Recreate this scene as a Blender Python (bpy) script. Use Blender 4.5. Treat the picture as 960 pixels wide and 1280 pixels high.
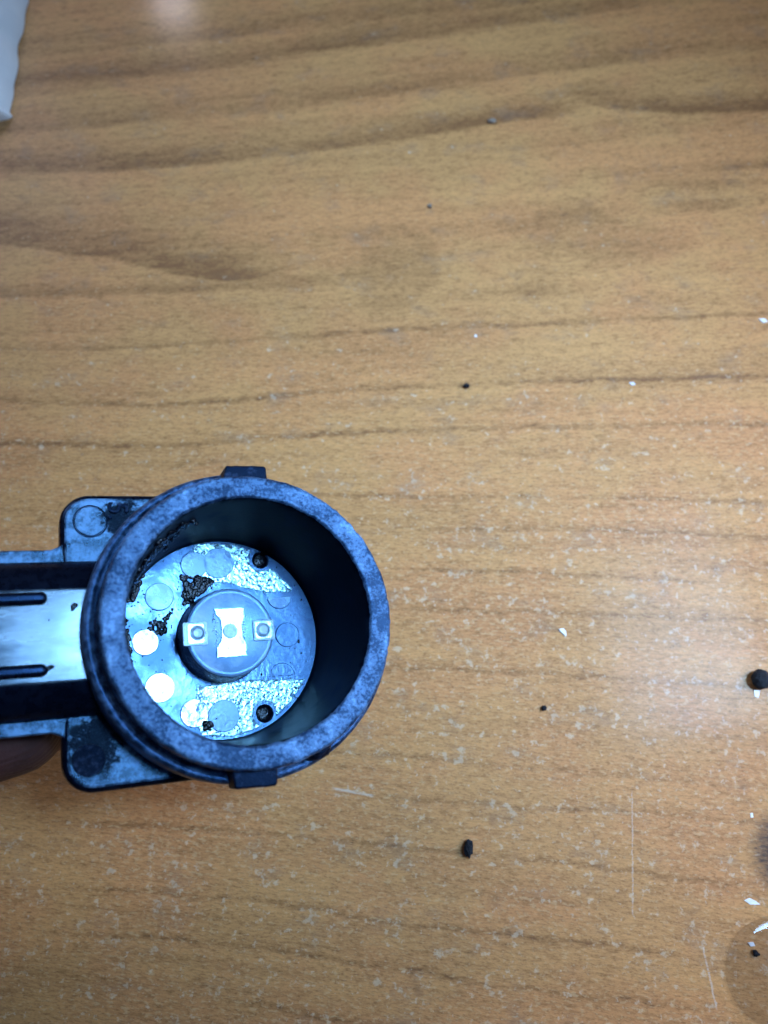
import bpy, bmesh, math, random
import numpy as np
from mathutils import Vector, Matrix, noise

for o in list(bpy.data.objects):
    bpy.data.objects.remove(o, do_unlink=True)
scene = bpy.context.scene
COL = scene.collection
MM = 0.001
rnd = random.Random(7)

# ------------------------------------------------------------------ camera
TILT = math.radians(17.0)
cam_data = bpy.data.cameras.new('camera')
cam = bpy.data.objects.new('camera', cam_data)
COL.objects.link(cam)
cam.location = (0, 0, 0.125)
cam.rotation_euler = (TILT, 0, 0)
cam_data.sensor_fit = 'VERTICAL'
cam_data.sensor_height = 4.947
cam_data.sensor_width = 3.71
cam_data.lens = 4.0
cam_data.clip_start = 0.002
cam_data.clip_end = 20.0
cam_data.dof.use_dof = True
cam_data.dof.focus_distance = 0.104
cam_data.dof.aperture_fstop = 3.1
scene.camera = cam

# ------------------------------------------------------------------ light
world = bpy.data.worlds.new('World')
scene.world = world
world.use_nodes = True
bg = world.node_tree.nodes['Background']
bg.inputs['Color'].default_value = (0.30, 0.50, 1.0, 1)
bg.inputs['Strength'].default_value = 0.03


def area_lamp(name, direction, dist, sx, sy, power, color, target=(-0.005, 0.02, 0.02), aim=None, spread=180):
    ld = bpy.data.lights.new(name, 'AREA')
    ld.shape = 'RECTANGLE'
    ld.size, ld.size_y = sx, sy
    ld.energy = power
    ld.color = color
    ld.spread = math.radians(spread)
    lo = bpy.data.objects.new(name, ld)
    COL.objects.link(lo)
    d = Vector(direction).normalized()
    lo.location = Vector(target) + d * dist
    back = lo.location - Vector(aim if aim else target)
    lo.rotation_euler = back.to_track_quat('Z', 'Y').to_euler()
    return lo


area_lamp('lamp_panel', (0.475, 0.17, 0.863), 0.45, 0.14, 0.09, 0.112, (0.36, 0.64, 1.0), (-0.028, 0.015, 0.025), (0.020, 0.064, 0.02), 28)
area_lamp('added_side_fill', (0.74, 0.10, 0.66), 0.20, 0.07, 0.07, 0.088, (0.66, 0.75, 1.0), (0.035, 0.02, 0.0), (0.066, 0.014, 0.0), 78)  # unseen fill, added to brighten the wood with falloff to the left
area_lamp('window_light', (-0.52, 0.60, 0.60), 0.80, 0.34, 0.26, 1.9, (0.64, 0.74, 1.0), (-0.03, 0.02, 0.0))
area_lamp('bulb_light', (-0.205, 0.733, 0.647), 1.20, 0.05, 0.03, 1.1, (0.95, 0.88, 1.0), (-0.05, 0.1417, 0.0))

scene.render.engine = 'CYCLES'
scene.cycles.max_bounces = 8
scene.view_settings.view_transform = 'Standard'
scene.view_settings.look = 'None'
scene.view_settings.gamma = 1.0
scene.view_settings.exposure = 0.0
scene.view_settings.use_curve_mapping = False


# ------------------------------------------------------------------ node helpers
class NT:
    def __init__(self, name):
        self.m = bpy.data.materials.new(name)
        self.m.use_nodes = True
        self.t = self.m.node_tree
        self.b = self.t.nodes['Principled BSDF']
        self.out = self.t.nodes['Material Output']
        tc = self.t.nodes.new('ShaderNodeTexCoord')
        vm = self.t.nodes.new('ShaderNodeVectorMath')
        vm.operation = 'SCALE'
        vm.inputs['Scale'].default_value = 1000.0
        self.t.links.new(tc.outputs['Object'], vm.inputs[0])
        self.P = vm.outputs[0]                      # object position in mm

    def put(self, sock, v):
        if hasattr(v, 'is_linked') or isinstance(v, bpy.types.NodeSocket):
            self.t.links.new(v, sock)
        elif isinstance(v, (tuple, list)) and len(v) == 3 and sock.type == 'RGBA':
            sock.default_value = (*v, 1)
        else:
            sock.default_value = v

    def math(self, op, a, b=None, c=None, clamp=False):
        n = self.t.nodes.new('ShaderNodeMath')
        n.operation = op
        n.use_clamp = clamp
        self.put(n.inputs[0], a)
        if b is not None:
            self.put(n.inputs[1], b)
        if c is not None:
            self.put(n.inputs[2], c)
        return n.outputs[0]

    def vec(self, op, a, b):
        n = self.t.nodes.new('ShaderNodeVectorMath')
        n.operation = op
        self.put(n.inputs[0], a)
        self.put(n.inputs[1], b)
        return n.outputs[0]

    def sep(self, v):
        n = self.t.nodes.new('ShaderNodeSeparateXYZ')
        self.put(n.inputs[0], v)
        return n.outputs

    def comb(self, x, y, z):
        n = self.t.nodes.new('ShaderNodeCombineXYZ')
        self.put(n.inputs[0], x); self.put(n.inputs[1], y); self.put(n.inputs[2], z)
        return n.outputs[0]

    def noise(self, vec, scale=1.0, detail=3.0, rough=0.55, dist=0.0):
        n = self.t.nodes.new('ShaderNodeTexNoise')
        self.put(n.inputs['Vector'], vec)
        n.inputs['Scale'].default_value = scale
        n.inputs['Detail'].default_value = detail
        n.inputs['Roughness'].default_value = rough
        n.inputs['Distortion'].default_value = dist
        return n.outputs['Fac']

    def voronoi(self, vec, scale, feature='F1', rand=1.0):
        n = self.t.nodes.new('ShaderNodeTexVoronoi')
        n.feature = feature
        self.put(n.inputs['Vector'], vec)
        n.inputs['Scale'].default_value = scale
        n.inputs['Randomness'].default_value = rand
        return n.outputs

    def rng(self, v, a, b, c=0.0, d=1.0, smooth=True):
        n = self.t.nodes.new('ShaderNodeMapRange')
        n.interpolation_type = 'SMOOTHSTEP' if smooth else 'LINEAR'
        self.put(n.inputs['Value'], v)
        for k, x in zip(('From Min', 'From Max', 'To Min', 'To Max'), (a, b, c, d)):
            n.inputs[k].default_value = x
        return n.outputs[0]

    def mix(self, fac, a, b, blend='MIX'):
        n = self.t.nodes.new('ShaderNodeMix')
        n.data_type = 'RGBA'
        n.blend_type = blend
        self.put(n.inputs[0], fac)
        self.put(n.inputs[6], a)
        self.put(n.inputs[7], b)
        return n.outputs[2]

    def bump(self, h, strength, dist, normal=None):
        n = self.t.nodes.new('ShaderNodeBump')
        n.inputs['Strength'].default_value = strength
        n.inputs['Distance'].default_value = dist * MM
        self.put(n.inputs['Height'], h)
        if normal is not None:
            self.put(n.inputs['Normal'], normal)
        return n.outputs[0]

    def set(self, **kw):
        for k, v in kw.items():
            self.put(self.b.inputs[k.replace('_', ' ')], v)
        return self.m


# ------------------------------------------------------------------ mesh helpers
def link(name, me, mats, parent=None, smooth=True):
    o = bpy.data.objects.new(name, me)
    COL.objects.link(o)
    for m in (mats if isinstance(mats, (list, tuple)) else [mats]):
        me.materials.append(m)
    if smooth:
        for p in me.polygons:
            p.use_smooth = True
    if parent is not None:
        o.parent = parent
    return o


def from_bm(name, bm, mats, parent=None, smooth=True, sharp=None):
    bmesh.ops.recalc_face_normals(bm, faces=bm.faces)
    me = bpy.data.meshes.new(name)
    bm.to_mesh(me)
    bm.free()
    o = link(name, me, mats, parent, smooth)
    if sharp is not None:
        me.set_sharp_from_angle(angle=math.radians(sharp))
    for p in me.polygons:
        if len(p.vertices) > 6:
            p.use_smooth = False
    return o


def tag(o, label, cat, group=None, kind=None):
    o['label'] = label
    if cat:
        o['category'] = cat
    if group:
        o['group'] = group
    if kind:
        o['kind'] = kind
    return o


def lathe(prof, seg, jit=None, mat=None):
    """prof: list of (r, z) in mm, open profile around z; jit(r, z, angle, index) -> (r, z)."""
    bm = bmesh.new()
    rings = []
    for i, (r, z) in enumerate(prof):
        if r < 1e-6:
            rings.append([bm.verts.new((0, 0, z * MM))])
            continue
        ring = []
        for k in range(seg):
            a = 2 * math.pi * k / seg
            rr, zz = jit(r, z, a, i) if jit else (r, z)
            ring.append(bm.verts.new((rr * math.cos(a) * MM, rr * math.sin(a) * MM, zz * MM)))
        rings.append(ring)
    for i in range(len(rings) - 1):
        A, B = rings[i], rings[i + 1]
        for k in range(seg):
            k2 = (k + 1) % seg
            if len(A) == 1:
                f = bm.faces.new((A[0], B[k], B[k2]))
            elif len(B) == 1:
                f = bm.faces.new((A[k], A[k2], B[0]))
            else:
                f = bm.faces.new((A[k], A[k2], B[k2], B[k]))
            if mat:
                f.material_index = mat(i)
    return bm


def rounded_poly(corners, n=8):
    """corners: (x, y, radius) counter-clockwise -> smooth outline."""
    out = []
    N = len(corners)
    for i, (x, y, r) in enumerate(corners):
        p = Vector((x, y))
        a = (Vector(corners[i - 1][:2]) - p).normalized()
        b = (Vector(corners[(i + 1) % N][:2]) - p).normalized()
        if r <= 0:
            out.append((x, y)); continue
        ang = a.angle(b)
        t = r / math.tan(ang / 2)
        c = p + (a + b).normalized() * (r / math.sin(ang / 2))
        s, e = p + a * t - c, p + b * t - c
        for k in range(n + 1):
            v = (s * (1 - k / n) + e * (k / n))
            v = v.normalized() * r
            out.append(tuple(c + v))
    return out


def slab(outline, z0, z1, bevel=0.0, seg=3, bm=None):
    """Extruded outline (mm) with a rounded upper edge."""
    own = bm or bmesh.new()
    n = len(outline)
    P = [Vector(p) for p in outline]
    # inward normals
    area = sum(P[i - 1].x * P[i].y - P[i].x * P[i - 1].y for i in range(n))
    s = 1 if area > 0 else -1
    nor = []
    for i in range(n):
        d1 = (P[i] - P[i - 1]); d2 = (P[(i + 1) % n] - P[i])
        d = (d1.normalized() if d1.length > 1e-9 else d2.normalized()) + (d2.normalized() if d2.length > 1e-9 else d1.normalized())
        d.normalize()
        nor.append(Vector((-d.y, d.x)) * s)
    levels = [(0.0, z0), (0.0, z1 - bevel)]
    if bevel > 0:
        for k in range(1, seg + 1):
            t = math.pi / 2 * k / seg
            levels.append((bevel * (1 - math.cos(t)), z1 - bevel + bevel * math.sin(t)))
    rings = []
    for off, z in levels:
        rings.append([own.verts.new(((P[i].x + nor[i].x * off) * MM, (P[i].y + nor[i].y * off) * MM, z * MM)) for i in range(n)])
    for A, B in zip(rings, rings[1:]):
        for i in range(n):
            j = (i + 1) % n
            own.faces.new((A[i], A[j], B[j], B[i]))
    own.faces.new(list(reversed(rings[0])))
    own.faces.new(rings[-1])
    return own


def rough_outline(pts, step=0.25, amp=0.18, seed=0.0):
    out = []
    n = len(pts)
    for i in range(n):
        a, b = Vector(pts[i]), Vector(pts[(i + 1) % n])
        m = max(1, int((b - a).length / step))
        for k in range(m):
            p = a.lerp(b, k / m)
            q = Vector((p.x * 1.3, p.y * 1.3, seed))
            out.append((p.x + amp * noise.noise(q) + amp * .7 * noise.noise(q * 3.1),
                        p.y + amp * noise.noise(q + Vector((9, 3, 5))) + amp * .7 * noise.noise(q * 3.1 + Vector((4, 8, 1)))))
    return out


def circle(cx, cy, r, n=40, a0=0.0, a1=2 * math.pi):
    full = abs(a1 - a0 - 2 * math.pi) < 1e-6
    m = n if full else n + 1
    return [(cx + r * math.cos(a0 + (a1 - a0) * k / n), cy + r * math.sin(a0 + (a1 - a0) * k / n)) for k in range(m)]


def add_blob(bm, x, y, z, rx, ry, rz, seed, sub=2, rough=0.3, rotz=0.0, freq=1.2):
    r = bmesh.ops.create_icosphere(bm, subdivisions=sub, radius=1.0)
    c, s = math.cos(rotz), math.sin(rotz)
    for v in r['verts']:
        p = v.co.copy()
        k = 1 + rough * noise.noise(p * freq + Vector((seed, seed * 1.7, seed * .3))) + rough * .5 * noise.noise(p * freq * 2.7 + Vector((seed, 0, 0)))
        px, py, pz = p.x * k * rx, p.y * k * ry, p.z * k * rz
        v.co = ((x + px * c - py * s) * MM, (y + px * s + py * c) * MM, (z + pz) * MM)


def inside(p, poly):
    x, y = p
    w = False
    for i in range(len(poly)):
        (x1, y1), (x2, y2) = poly[i - 1], poly[i]
        if (y1 > y) != (y2 > y) and x < (x2 - x1) * (y - y1) / (y2 - y1) + x1:
            w = not w
    return w


# ------------------------------------------------------------------ the table top
# figure of the veneer: dark growth lines as (polyline in mm, fade above, fade below, strength)
GRAIN = [  # polyline (mm), fade above, fade below, strength
    ([(-72.84, 128.35), (-35.2, 132.97), (0.0, 138.06), (34.26, 142.44)], 6, 1.6, 0.40),
    ([(-71.97, 121.94), (-34.73, 125.69), (3.06, 132.97), (34.01, 138.45), (54.45, 141.84)], 6, 1.6, 0.55),
    ([(-70.51, 111.18), (-55.92, 112.08), (-26.67, 115.69), (10.5, 122.13), (48.51, 127.78), (73.21, 131.03)], 5, 1.3, 0.42),
    ([(-69.32, 102.4), (-47.69, 102.75), (-18.9, 105.88), (2.93, 109.94), (20.66, 113.52), (35.56, 115.69)], 6, 1, 0.75),
    ([(35.74, 118.25), (44.53, 116.6), (54.81, 115.51), (74.0, 116.42)], 6, 1, 0.85),
    ([(57.83, 102.92), (72.0, 103.96)], 2, 0.8, 0.45),
    ([(-67.32, 87.64), (-53.04, 85.21), (-46.0, 84.57), (-41.65, 82.64), (-30.41, 80.42), (-18.0, 79.0)], 11, 0.6, 0.85),
    ([(-65.87, 76.96), (-45.32, 77.28), (-33.01, 78.06), (-8.27, 79.31)], 3, 0.9, 0.55),
    ([(-64.49, 66.73), (-37.64, 67.03), (-10.81, 69.29), (29.86, 71.57), (68.0, 73.56)], 1.3, 0.42, 0.51),
    ([(-63.23, 57.5), (-49.95, 56.5), (-30.23, 56.36), (-17.15, 58.22), (15.91, 60.39), (42.48, 61.12), (68.0, 61.95)], 1.3, 0.42, 0.64),
    ([(-60.0, 49.6), (-33.62, 48.9), (-20.76, 50.57), (-3.9, 51.54), (15.63, 52.25), (41.73, 52.81), (66.0, 53.23)], 1.3, 0.42, 0.63),
    ([(-40, 41.5), (2.54, 40.61), (21.58, 40.61), (40.61, 40.34), (64.0, 39.54)], 0.85, 0.36, 0.51),
    ([(7.53, 35.33), (35.12, 35.2), (56.3, 34.03)], 0.85, 0.36, 0.35),
    ([(-4.0, 29.1), (24.7, 28.27), (43.11, 27.14), (62.0, 26.26)], 0.85, 0.36, 0.51),
    ([(2.44, 22.67), (33.45, 21.68), (62.0, 20.58)], 0.85, 0.36, 0.39),
    ([(-2.0, 13.87), (17.89, 13.4), (35.67, 12.1), (60.0, 10.59)], 0.85, 0.36, 0.51),
    ([(-14.0, 2.27), (2.32, 1.27), (25.35, -0.94), (58.0, -3.67)], 0.85, 0.36, 0.41),
    ([(-4.57, -4.22), (22.76, -6.05), (39.74, -6.9), (58.0, -8.5)], 0.85, 0.36, 0.46),
    ([(-45.84, -8.18), (-29.98, -8.39), (-14.66, -9.76), (0.0, -10.92), (22.38, -12.69), (34.51, -14.75), (56.0, -16.29)], 0.85, 0.36, 0.55),
    ([(-44.34, -16.49), (-33.79, -16.69), (-19.88, -17.81), (0.0, -20.32), (5.47, -21.51), (28.33, -23.09), (41.21, -24.95)], 0.85, 0.36, 0.53),
    ([(-46.99, -22.01), (-30.54, -22.79), (-19.6, -23.48), (0.0, -26.4), (12.91, -28.14), (29.96, -30.04), (42.0, -31.18)], 0.85, 0.36, 0.60),
    ([(-19.24, -30.52), (-3.19, -32.87), (12.68, -34.72)], 0.85, 0.36, 0.51),
]


def vnoise(x, y, seed=0):
    xi = np.floor(x).astype(np.int64); yi = np.floor(y).astype(np.int64)
    fx = x - xi; fy = y - yi
    fx = fx * fx * (3 - 2 * fx); fy = fy * fy * (3 - 2 * fy)

    def h(a, b):
        n = (a * 374761393 + b * 668265263 + seed * 974634777) & 0xffffffff
        n = ((n ^ (n >> 13)) * 1274126177) & 0xffffffff
        return ((n ^ (n >> 16)) & 0xffff) / 65535.0
    return (h(xi, yi) * (1 - fx) + h(xi + 1, yi) * fx) * (1 - fy) + (h(xi, yi + 1) * (1 - fx) + h(xi + 1, yi + 1) * fx) * fy


def fbm(x, y, seed=0, octv=4, gain=.55):
    t = 0; a = 1.0; n = 0
    for k in range(octv):
        t = t + a * vnoise(x * 2 ** k, y * 2 ** k, seed + k * 17); n += a; a *= gain
    return t / n


def sstep(a, b, v):
    t = np.clip((v - a) / (b - a), 0, 1)
    return t * t * (3 - 2 * t)


def wood_figure(X, Y):
    yw = Y - .00175 * (Y - 45) * X
    yd = Y + .7 * (fbm(X * .25, yw * .5, 3, 2) - .5) + .45 * (fbm(X * 1.6, yw * 2.5, 4, 2) - .5)
    patchy = .66 + .45 * sstep(.34, .62, fbm(X * .09, yw * .45, 7))
    dash = .72 + .4 * sstep(.38, .60, fbm(X * .7, yw * 2.2, 8, 3))
    tot = np.zeros_like(X)
    for pts, wu, wl, amp in GRAIN:
        px = np.array([p[0] for p in pts]); py = np.array([p[1] for p in pts])
        # smooth the polyline
        sx = np.linspace(px[0], px[-1], 60); sy = np.interp(sx, px, py)
        k = np.ones(9) / 9
        sy = np.convolve(np.pad(sy, 4, mode='edge'), k, 'valid')
        sy[:3] = np.interp(sx[:3], px, py); sy[-3:] = np.interp(sx[-3:], px, py)
        d = yd - np.interp(X, sx, sy)
        v = sstep(-wl, wl * .3, d) * (1 - sstep(wl * .3, wu * 1.3, d)) ** 2 * amp
        if px[0] > -60:
            v = v * sstep(px[0] - 5, px[0] + 7, X)
        if px[-1] < 56:
            v = v * (1 - sstep(px[-1] - 9, px[-1] + 5, X))
        if wu < 2:
            v = v * dash
        tot = np.maximum(tot, v * (.85 if wu < 2 else .80))
    tot = tot * patchy
    tot = tot + .13 * sstep(.36, .68, fbm(X * .02, yw * .30, 11)) + .08 * sstep(.45, .68, fbm(X * .10, yw * 1.0, 13))

    tot = tot + .09 * sstep(.50, .66, fbm(X * .07, yw * 1.5, 33, 3))
    wob = fbm(X * .12, Y * .16, 21) * 2 - 1

    def spot(cx, cy, rx, ry, k):
        return k * (1 - sstep(.2, 1.5, ((X - cx) / rx) ** 2 + ((Y - cy) / ry) ** 2 + 1.6 * wob))
    tot = tot + spot(1.4, 82, 7, 9, .22) + spot(36, 88, 14, 7, .24) + spot(26, 81, 6, 4, .2) + spot(57, 95.5, 8, 1.2, .26) + spot(56, 100, 7, .9, .22)
    return np.clip(tot, 0, 1)


def sm0(N, x, y):
    if not hasattr(N, 'smudge'):
        N.smudge = N.noise(N.comb(N.math('MULTIPLY', x, .15), N.math('MULTIPLY', y, .22), 31.0), 1.0, 3.0, .6)
    return N.smudge


def wood_material():
    N = NT('wood_laminate')
    x, y, _ = N.sep(N.P)
    at = N.t.nodes.new('ShaderNodeAttribute')
    at.attribute_name = 'figure'
    fig = at.outputs['Fac']
    slope = N.math('MULTIPLY', N.math('SUBTRACT', y, 45.0), 0.00175)
    yw = N.math('SUBTRACT', y, N.math('MULTIPLY', slope, x))
    fib = N.noise(N.comb(N.math('MULTIPLY', x, .75), N.math('MULTIPLY', yw, 2.9), 2.0), 1.0, 4.0, .62)
    fine = N.noise(N.comb(N.math('MULTIPLY', x, 1.9), N.math('MULTIPLY', yw, 4.6), 5.0), 1.0, 3.0, .6)
    mott = N.noise(N.comb(N.math('MULTIPLY', x, .38), N.math('MULTIPLY', yw, 1.0), 15.0), 1.0, 5.0, .68)
    dark = N.math('ADD', fig, N.math('MULTIPLY', N.rng(fib, .42, .68), .34))
    dark = N.math('ADD', dark, N.math('MULTIPLY', N.rng(mott, .46, .68), .28))
    dark = N.math('ADD', dark, N.math('MULTIPLY', N.rng(fine, .50, .66), .32), None, True)
    dens = N.noise(N.comb(N.math('MULTIPLY', x, .05), N.math('MULTIPLY', y, .07), 4.0), 1.0, 3.0)
    base = N.mix(N.rng(dens, .40, .62), (.615, .315, .114), (.610, .282, .105))
    col = N.mix(dark, base, (.225, .102, .038))
    # pale flecks paint glints of the surface texture, denser toward the near half
    fl = N.noise(N.comb(N.math('MULTIPLY', x, 1.0), N.math('MULTIPLY', yw, 1.9), 11.0), 1.0, 3.0, .62)
    low = N.rng(y, 100, 25, -.07, .02)
    flv = N.math('ADD', fl, N.math('ADD', N.rng(dens, .3, .7, -.04, .04, False), low))
    col = N.mix(N.rng(flv, .54, .70, 0, .60), col, (.62, .40, .20))
    fl2 = N.noise(N.comb(N.math('MULTIPLY', x, .75), N.math('MULTIPLY', y, .8), 21.0), 1.0, 3.5, .66)
    fl2v = N.math('ADD', fl2, N.math('ADD', N.rng(sm0(N, x, y), .35, .65, -.07, .05, False), low))
    col = N.mix(N.math('MULTIPLY', N.rng(fl2v, .585, .69), .58), col, (.66, .52, .36))
    sm = sm0(N, x, y)
    col = N.mix(N.math('MULTIPLY', N.rng(sm, .52, .74), .26), col, (.19, .14, .11))

    def scratch(x0, y0, x1, y1, w, k):
        dx, dy = x1 - x0, y1 - y0
        ll = math.hypot(dx, dy)
        px = N.math('SUBTRACT', x, x0); py = N.math('SUBTRACT', y, y0)
        al = N.math('ADD', N.math('MULTIPLY', px, dx / ll), N.math('MULTIPLY', py, dy / ll))
        ac = N.math('ABSOLUTE', N.math('ADD', N.math('SUBTRACT', N.math('MULTIPLY', px, dy / ll), N.math('MULTIPLY', py, dx / ll)),
                                       N.rng(fl2, 0, 1, -.3, .3, False)))
        m = N.math('MULTIPLY', N.rng(al, -.3, .6), N.rng(al, ll - .6, ll + .3, 1, 0))
        m = N.math('MULTIPLY', m, N.rng(fib, .36, .5, .1, 1))
        return N.math('MULTIPLY', N.math('MULTIPLY', N.rng(ac, w * .3, w, 1, 0), m), k)
    sc = scratch(35.5, -3.6, 34.2, -19.8, .15, .42)
    for a in ((43.35, -23.3, 44.4, -31.2, .2, .5), (-7.4, -3.1, -1.5, -4.2, .28, .6)):
        sc = N.math('MAXIMUM', sc, scratch(*a))
    col = N.mix(sc, col, (.66, .58, .48))
    # dark patch with fuzzy edges at the right
    dx = N.math('DIVIDE', N.math('SUBTRACT', x, 58.5), 5.5); dy = N.math('DIVIDE', N.math('SUBTRACT', y, -12.0), 5.0)
    r2 = N.math('ADD', N.math('ADD', N.math('MULTIPLY', dx, dx), N.math('MULTIPLY', dy, dy)), N.rng(fib, .3, .7, -.6, .6, False))
    col = N.mix(N.rng(r2, .4, 2.2, .9, 0), col, (.035, .028, .03))
    h = N.math('ADD', N.math('MULTIPLY', fine, .5), N.math('MULTIPLY', fl, .9))
    nb = N.bump(h, .30, .22)
    return N.set(Base_Color=col, Roughness=N.rng(fib, .3, .7, .42, .55), Specular_IOR_Level=.17, Normal=nb,
                 Coat_Weight=.055, Coat_Roughness=.12)


WOOD = wood_material()
gx = np.concatenate([[-330, -220, -140, -100], np.arange(-82, 82, .34), [100, 140, 220, 330]])
gy = np.concatenate([[-260, -160, -90, -55], np.arange(-40, 150, .34), [175, 220, 300, 420]])
GX, GY = np.meshgrid(gx, gy)
fig = wood_figure(GX, GY).ravel()
nx, ny = len(gx), len(gy)
co = np.stack([GX.ravel() * MM, GY.ravel() * MM, np.zeros(nx * ny)], 1)
idx = np.arange(nx * ny).reshape(ny, nx)
quads = np.stack([idx[:-1, :-1], idx[:-1, 1:], idx[1:, 1:], idx[1:, :-1]], -1).reshape(-1, 4)
me = bpy.data.meshes.new('table_top')
nb0 = nx * ny
bott = [(-.33, -.26, -.024), (.33, -.26, -.024), (.33, .42, -.024), (-.33, .42, -.024)]
faces = quads.tolist() + [
    idx[0, ::-1].tolist() + [nb0, nb0 + 1], idx[::-1, -1].tolist() + [nb0 + 1, nb0 + 2],
    idx[-1, :].tolist() + [nb0 + 2, nb0 + 3], idx[:, 0].tolist() + [nb0 + 3, nb0], [nb0 + 3, nb0 + 2, nb0 + 1, nb0]]
me.from_pydata(co.tolist() + bott, [], faces)
att = me.attributes.new('figure', 'FLOAT', 'POINT')
att.data.foreach_set('value', np.concatenate([fig, np.full(4, .2)]).astype(np.float32))
table = link('table_top', me, WOOD, smooth=False)
table['kind'] = 'structure'
table['label'] = 'orange brown wood grain table top with scratches and flecks'

# ------------------------------------------------------------------ plastics (blue of the reflected light mixed into tints and base colours)
TINT = (.16, .42, 1.0)


def plastic(name, c0, c1, nscale=1.5, lo=.40, hi=.65, rough=(.32, .5), bumpS=.3, bumpD=.05, bscale=6.0, spec=.6, tint=TINT, aniso=(1, 1, 1), metal=0.0, detail=5.0):
    N = NT(name)
    v = N.vec('MULTIPLY', N.P, aniso)
    n1 = N.noise(v, nscale, detail, .62)
    n2 = N.noise(v, bscale, 4.0, .6)
    f = N.rng(n1, lo, hi)
    col = N.mix(f, c0, c1)
    nb = N.bump(N.math('ADD', n2, N.math('MULTIPLY', n1, .8)), bumpS, bumpD)
    return N.set(Base_Color=col, Roughness=N.rng(n1, lo, hi, rough[0], rough[1]), Specular_IOR_Level=spec,
                 Specular_Tint=tint, Normal=nb, Metallic=metal)


BLACK = plastic('black_plastic', (.002, .003, .008), (.004, .006, .014), .9, .4, .7, (.26, .36), .12, .03, 5.0, .40)
INNER = plastic('inner_wall_plastic', (.0008, .0014, .004), (.004, .008, .024), .22, .50, .78, (.36, .5), .2, .06, 2.0, .10, detail=6.0)
INNER.node_tree.nodes['Principled BSDF'].inputs['IOR'].default_value = 1.22
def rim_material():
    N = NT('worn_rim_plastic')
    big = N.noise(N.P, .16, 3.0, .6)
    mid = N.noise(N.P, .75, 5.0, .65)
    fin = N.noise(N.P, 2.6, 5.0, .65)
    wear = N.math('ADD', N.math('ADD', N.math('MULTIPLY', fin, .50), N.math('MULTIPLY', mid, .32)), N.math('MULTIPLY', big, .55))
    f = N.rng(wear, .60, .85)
    col = N.mix(f, (.008, .020, .058), (.16, .33, .62))  # blue reflection on black plastic put into the base colour
    pale = N.rng(N.math('ADD', mid, N.math('MULTIPLY', big, .5)), .90, 1.06, 0, .7)     # rubbed pale patches, with cyan highlights painted in
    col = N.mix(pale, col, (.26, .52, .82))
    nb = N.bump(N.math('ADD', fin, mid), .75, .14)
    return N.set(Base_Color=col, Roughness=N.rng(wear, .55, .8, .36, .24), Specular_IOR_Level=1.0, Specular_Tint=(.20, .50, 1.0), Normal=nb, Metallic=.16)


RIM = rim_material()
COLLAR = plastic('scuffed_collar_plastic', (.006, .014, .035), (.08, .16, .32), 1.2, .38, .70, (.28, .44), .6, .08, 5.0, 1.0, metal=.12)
LUG = plastic('black_lug_plastic', (.003, .005, .012), (.03, .05, .10), 1.0, .5, .72, (.45, .6), .6, .08, 4.0, .25)
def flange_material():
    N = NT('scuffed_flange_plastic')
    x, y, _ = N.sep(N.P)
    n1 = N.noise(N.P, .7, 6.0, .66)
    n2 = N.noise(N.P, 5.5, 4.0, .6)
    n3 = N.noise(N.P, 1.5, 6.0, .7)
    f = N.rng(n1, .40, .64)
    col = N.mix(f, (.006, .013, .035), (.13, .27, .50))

    def grime(cx, cy, rx, ry):                      # dried grime smeared over the two corners
        dx = N.math('DIVIDE', N.math('SUBTRACT', x, cx), rx); dy = N.math('DIVIDE', N.math('SUBTRACT', y, cy), ry)
        r = N.math('SQRT', N.math('ADD', N.math('MULTIPLY', dx, dx), N.math('MULTIPLY', dy, dy)))
        r = N.math('ADD', r, N.rng(n3, .2, .8, -.75, .75, False))
        return N.rng(r, .80, 1.12, 1, 0)
    g = N.math('MAXIMUM', grime(-16.3, -11.6, 2.5, 3.2), grime(-12.6, 13.6, 1.9, 2.4))
    g = N.math('MAXIMUM', g, N.math('MULTIPLY', grime(-14.9, -9.9, 2.2, 1.6), .9))
    g = N.math('MULTIPLY', g, N.rng(n2, .25, .6, .75, 1))
    col = N.mix(g, col, (.005, .008, .017))
    rough = N.math('ADD', N.rng(n1, .34, .66, .26, .40), N.math('MULTIPLY', g, .3))
    nb = N.bump(N.math('ADD', n2, N.math('MULTIPLY', n1, .8)), .5, .08)
    return N.set(Base_Color=col, Roughness=rough, Specular_IOR_Level=N.math('SUBTRACT', 1.0, N.math('MULTIPLY', g, .8)), Specular_Tint=(.25, .6, 1.0), Normal=nb,
                 Metallic=N.math('MULTIPLY', N.math('SUBTRACT', 1.0, g), .15))


FLANGE = flange_material()
STEM = plastic('lit_stem_plastic', (.030, .05, .085), (.10, .14, .19), .45, .36, .66, (.17, .30), .10, .04, 2.0, 1.0, (.6, .85, 1.0), (.35, 1.3, 1), .4)  # lighter than BLACK: highlight of the flat top put into the colour
FLOORM = plastic('cast_grey_resin', (.03, .09, .25), (.11, .24, .50), .28, .36, .66, (.34, .16), .25, .12, 1.6, 1.0, (.30, .65, 1.0), metal=.20, detail=6.0)
GLIT = plastic('coarse_resin_painted_glitter', (.10, .32, .62), (.45, .82, 1.0), 1.3, .30, .52, (.16, .30), .35, .10, 2.2, 1.0, (.7, .95, 1.0), metal=.45, detail=4.0)  # bright cyan base paints the sparkle in
POST = plastic('satin_grey_resin', (.13, .30, .58), (.22, .42, .72), .6, .4, .65, (.30, .40), .5, .06, 7.0, 1.0, (.30, .65, 1.0), metal=.25)
PIN = plastic('matte_pin_mark', (.05, .13, .32), (.18, .38, .64), .40, .42, .62, (.24, .42), .25, .08, 2.5, 1.0, (.5, .8, 1.0), metal=.15)
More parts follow.
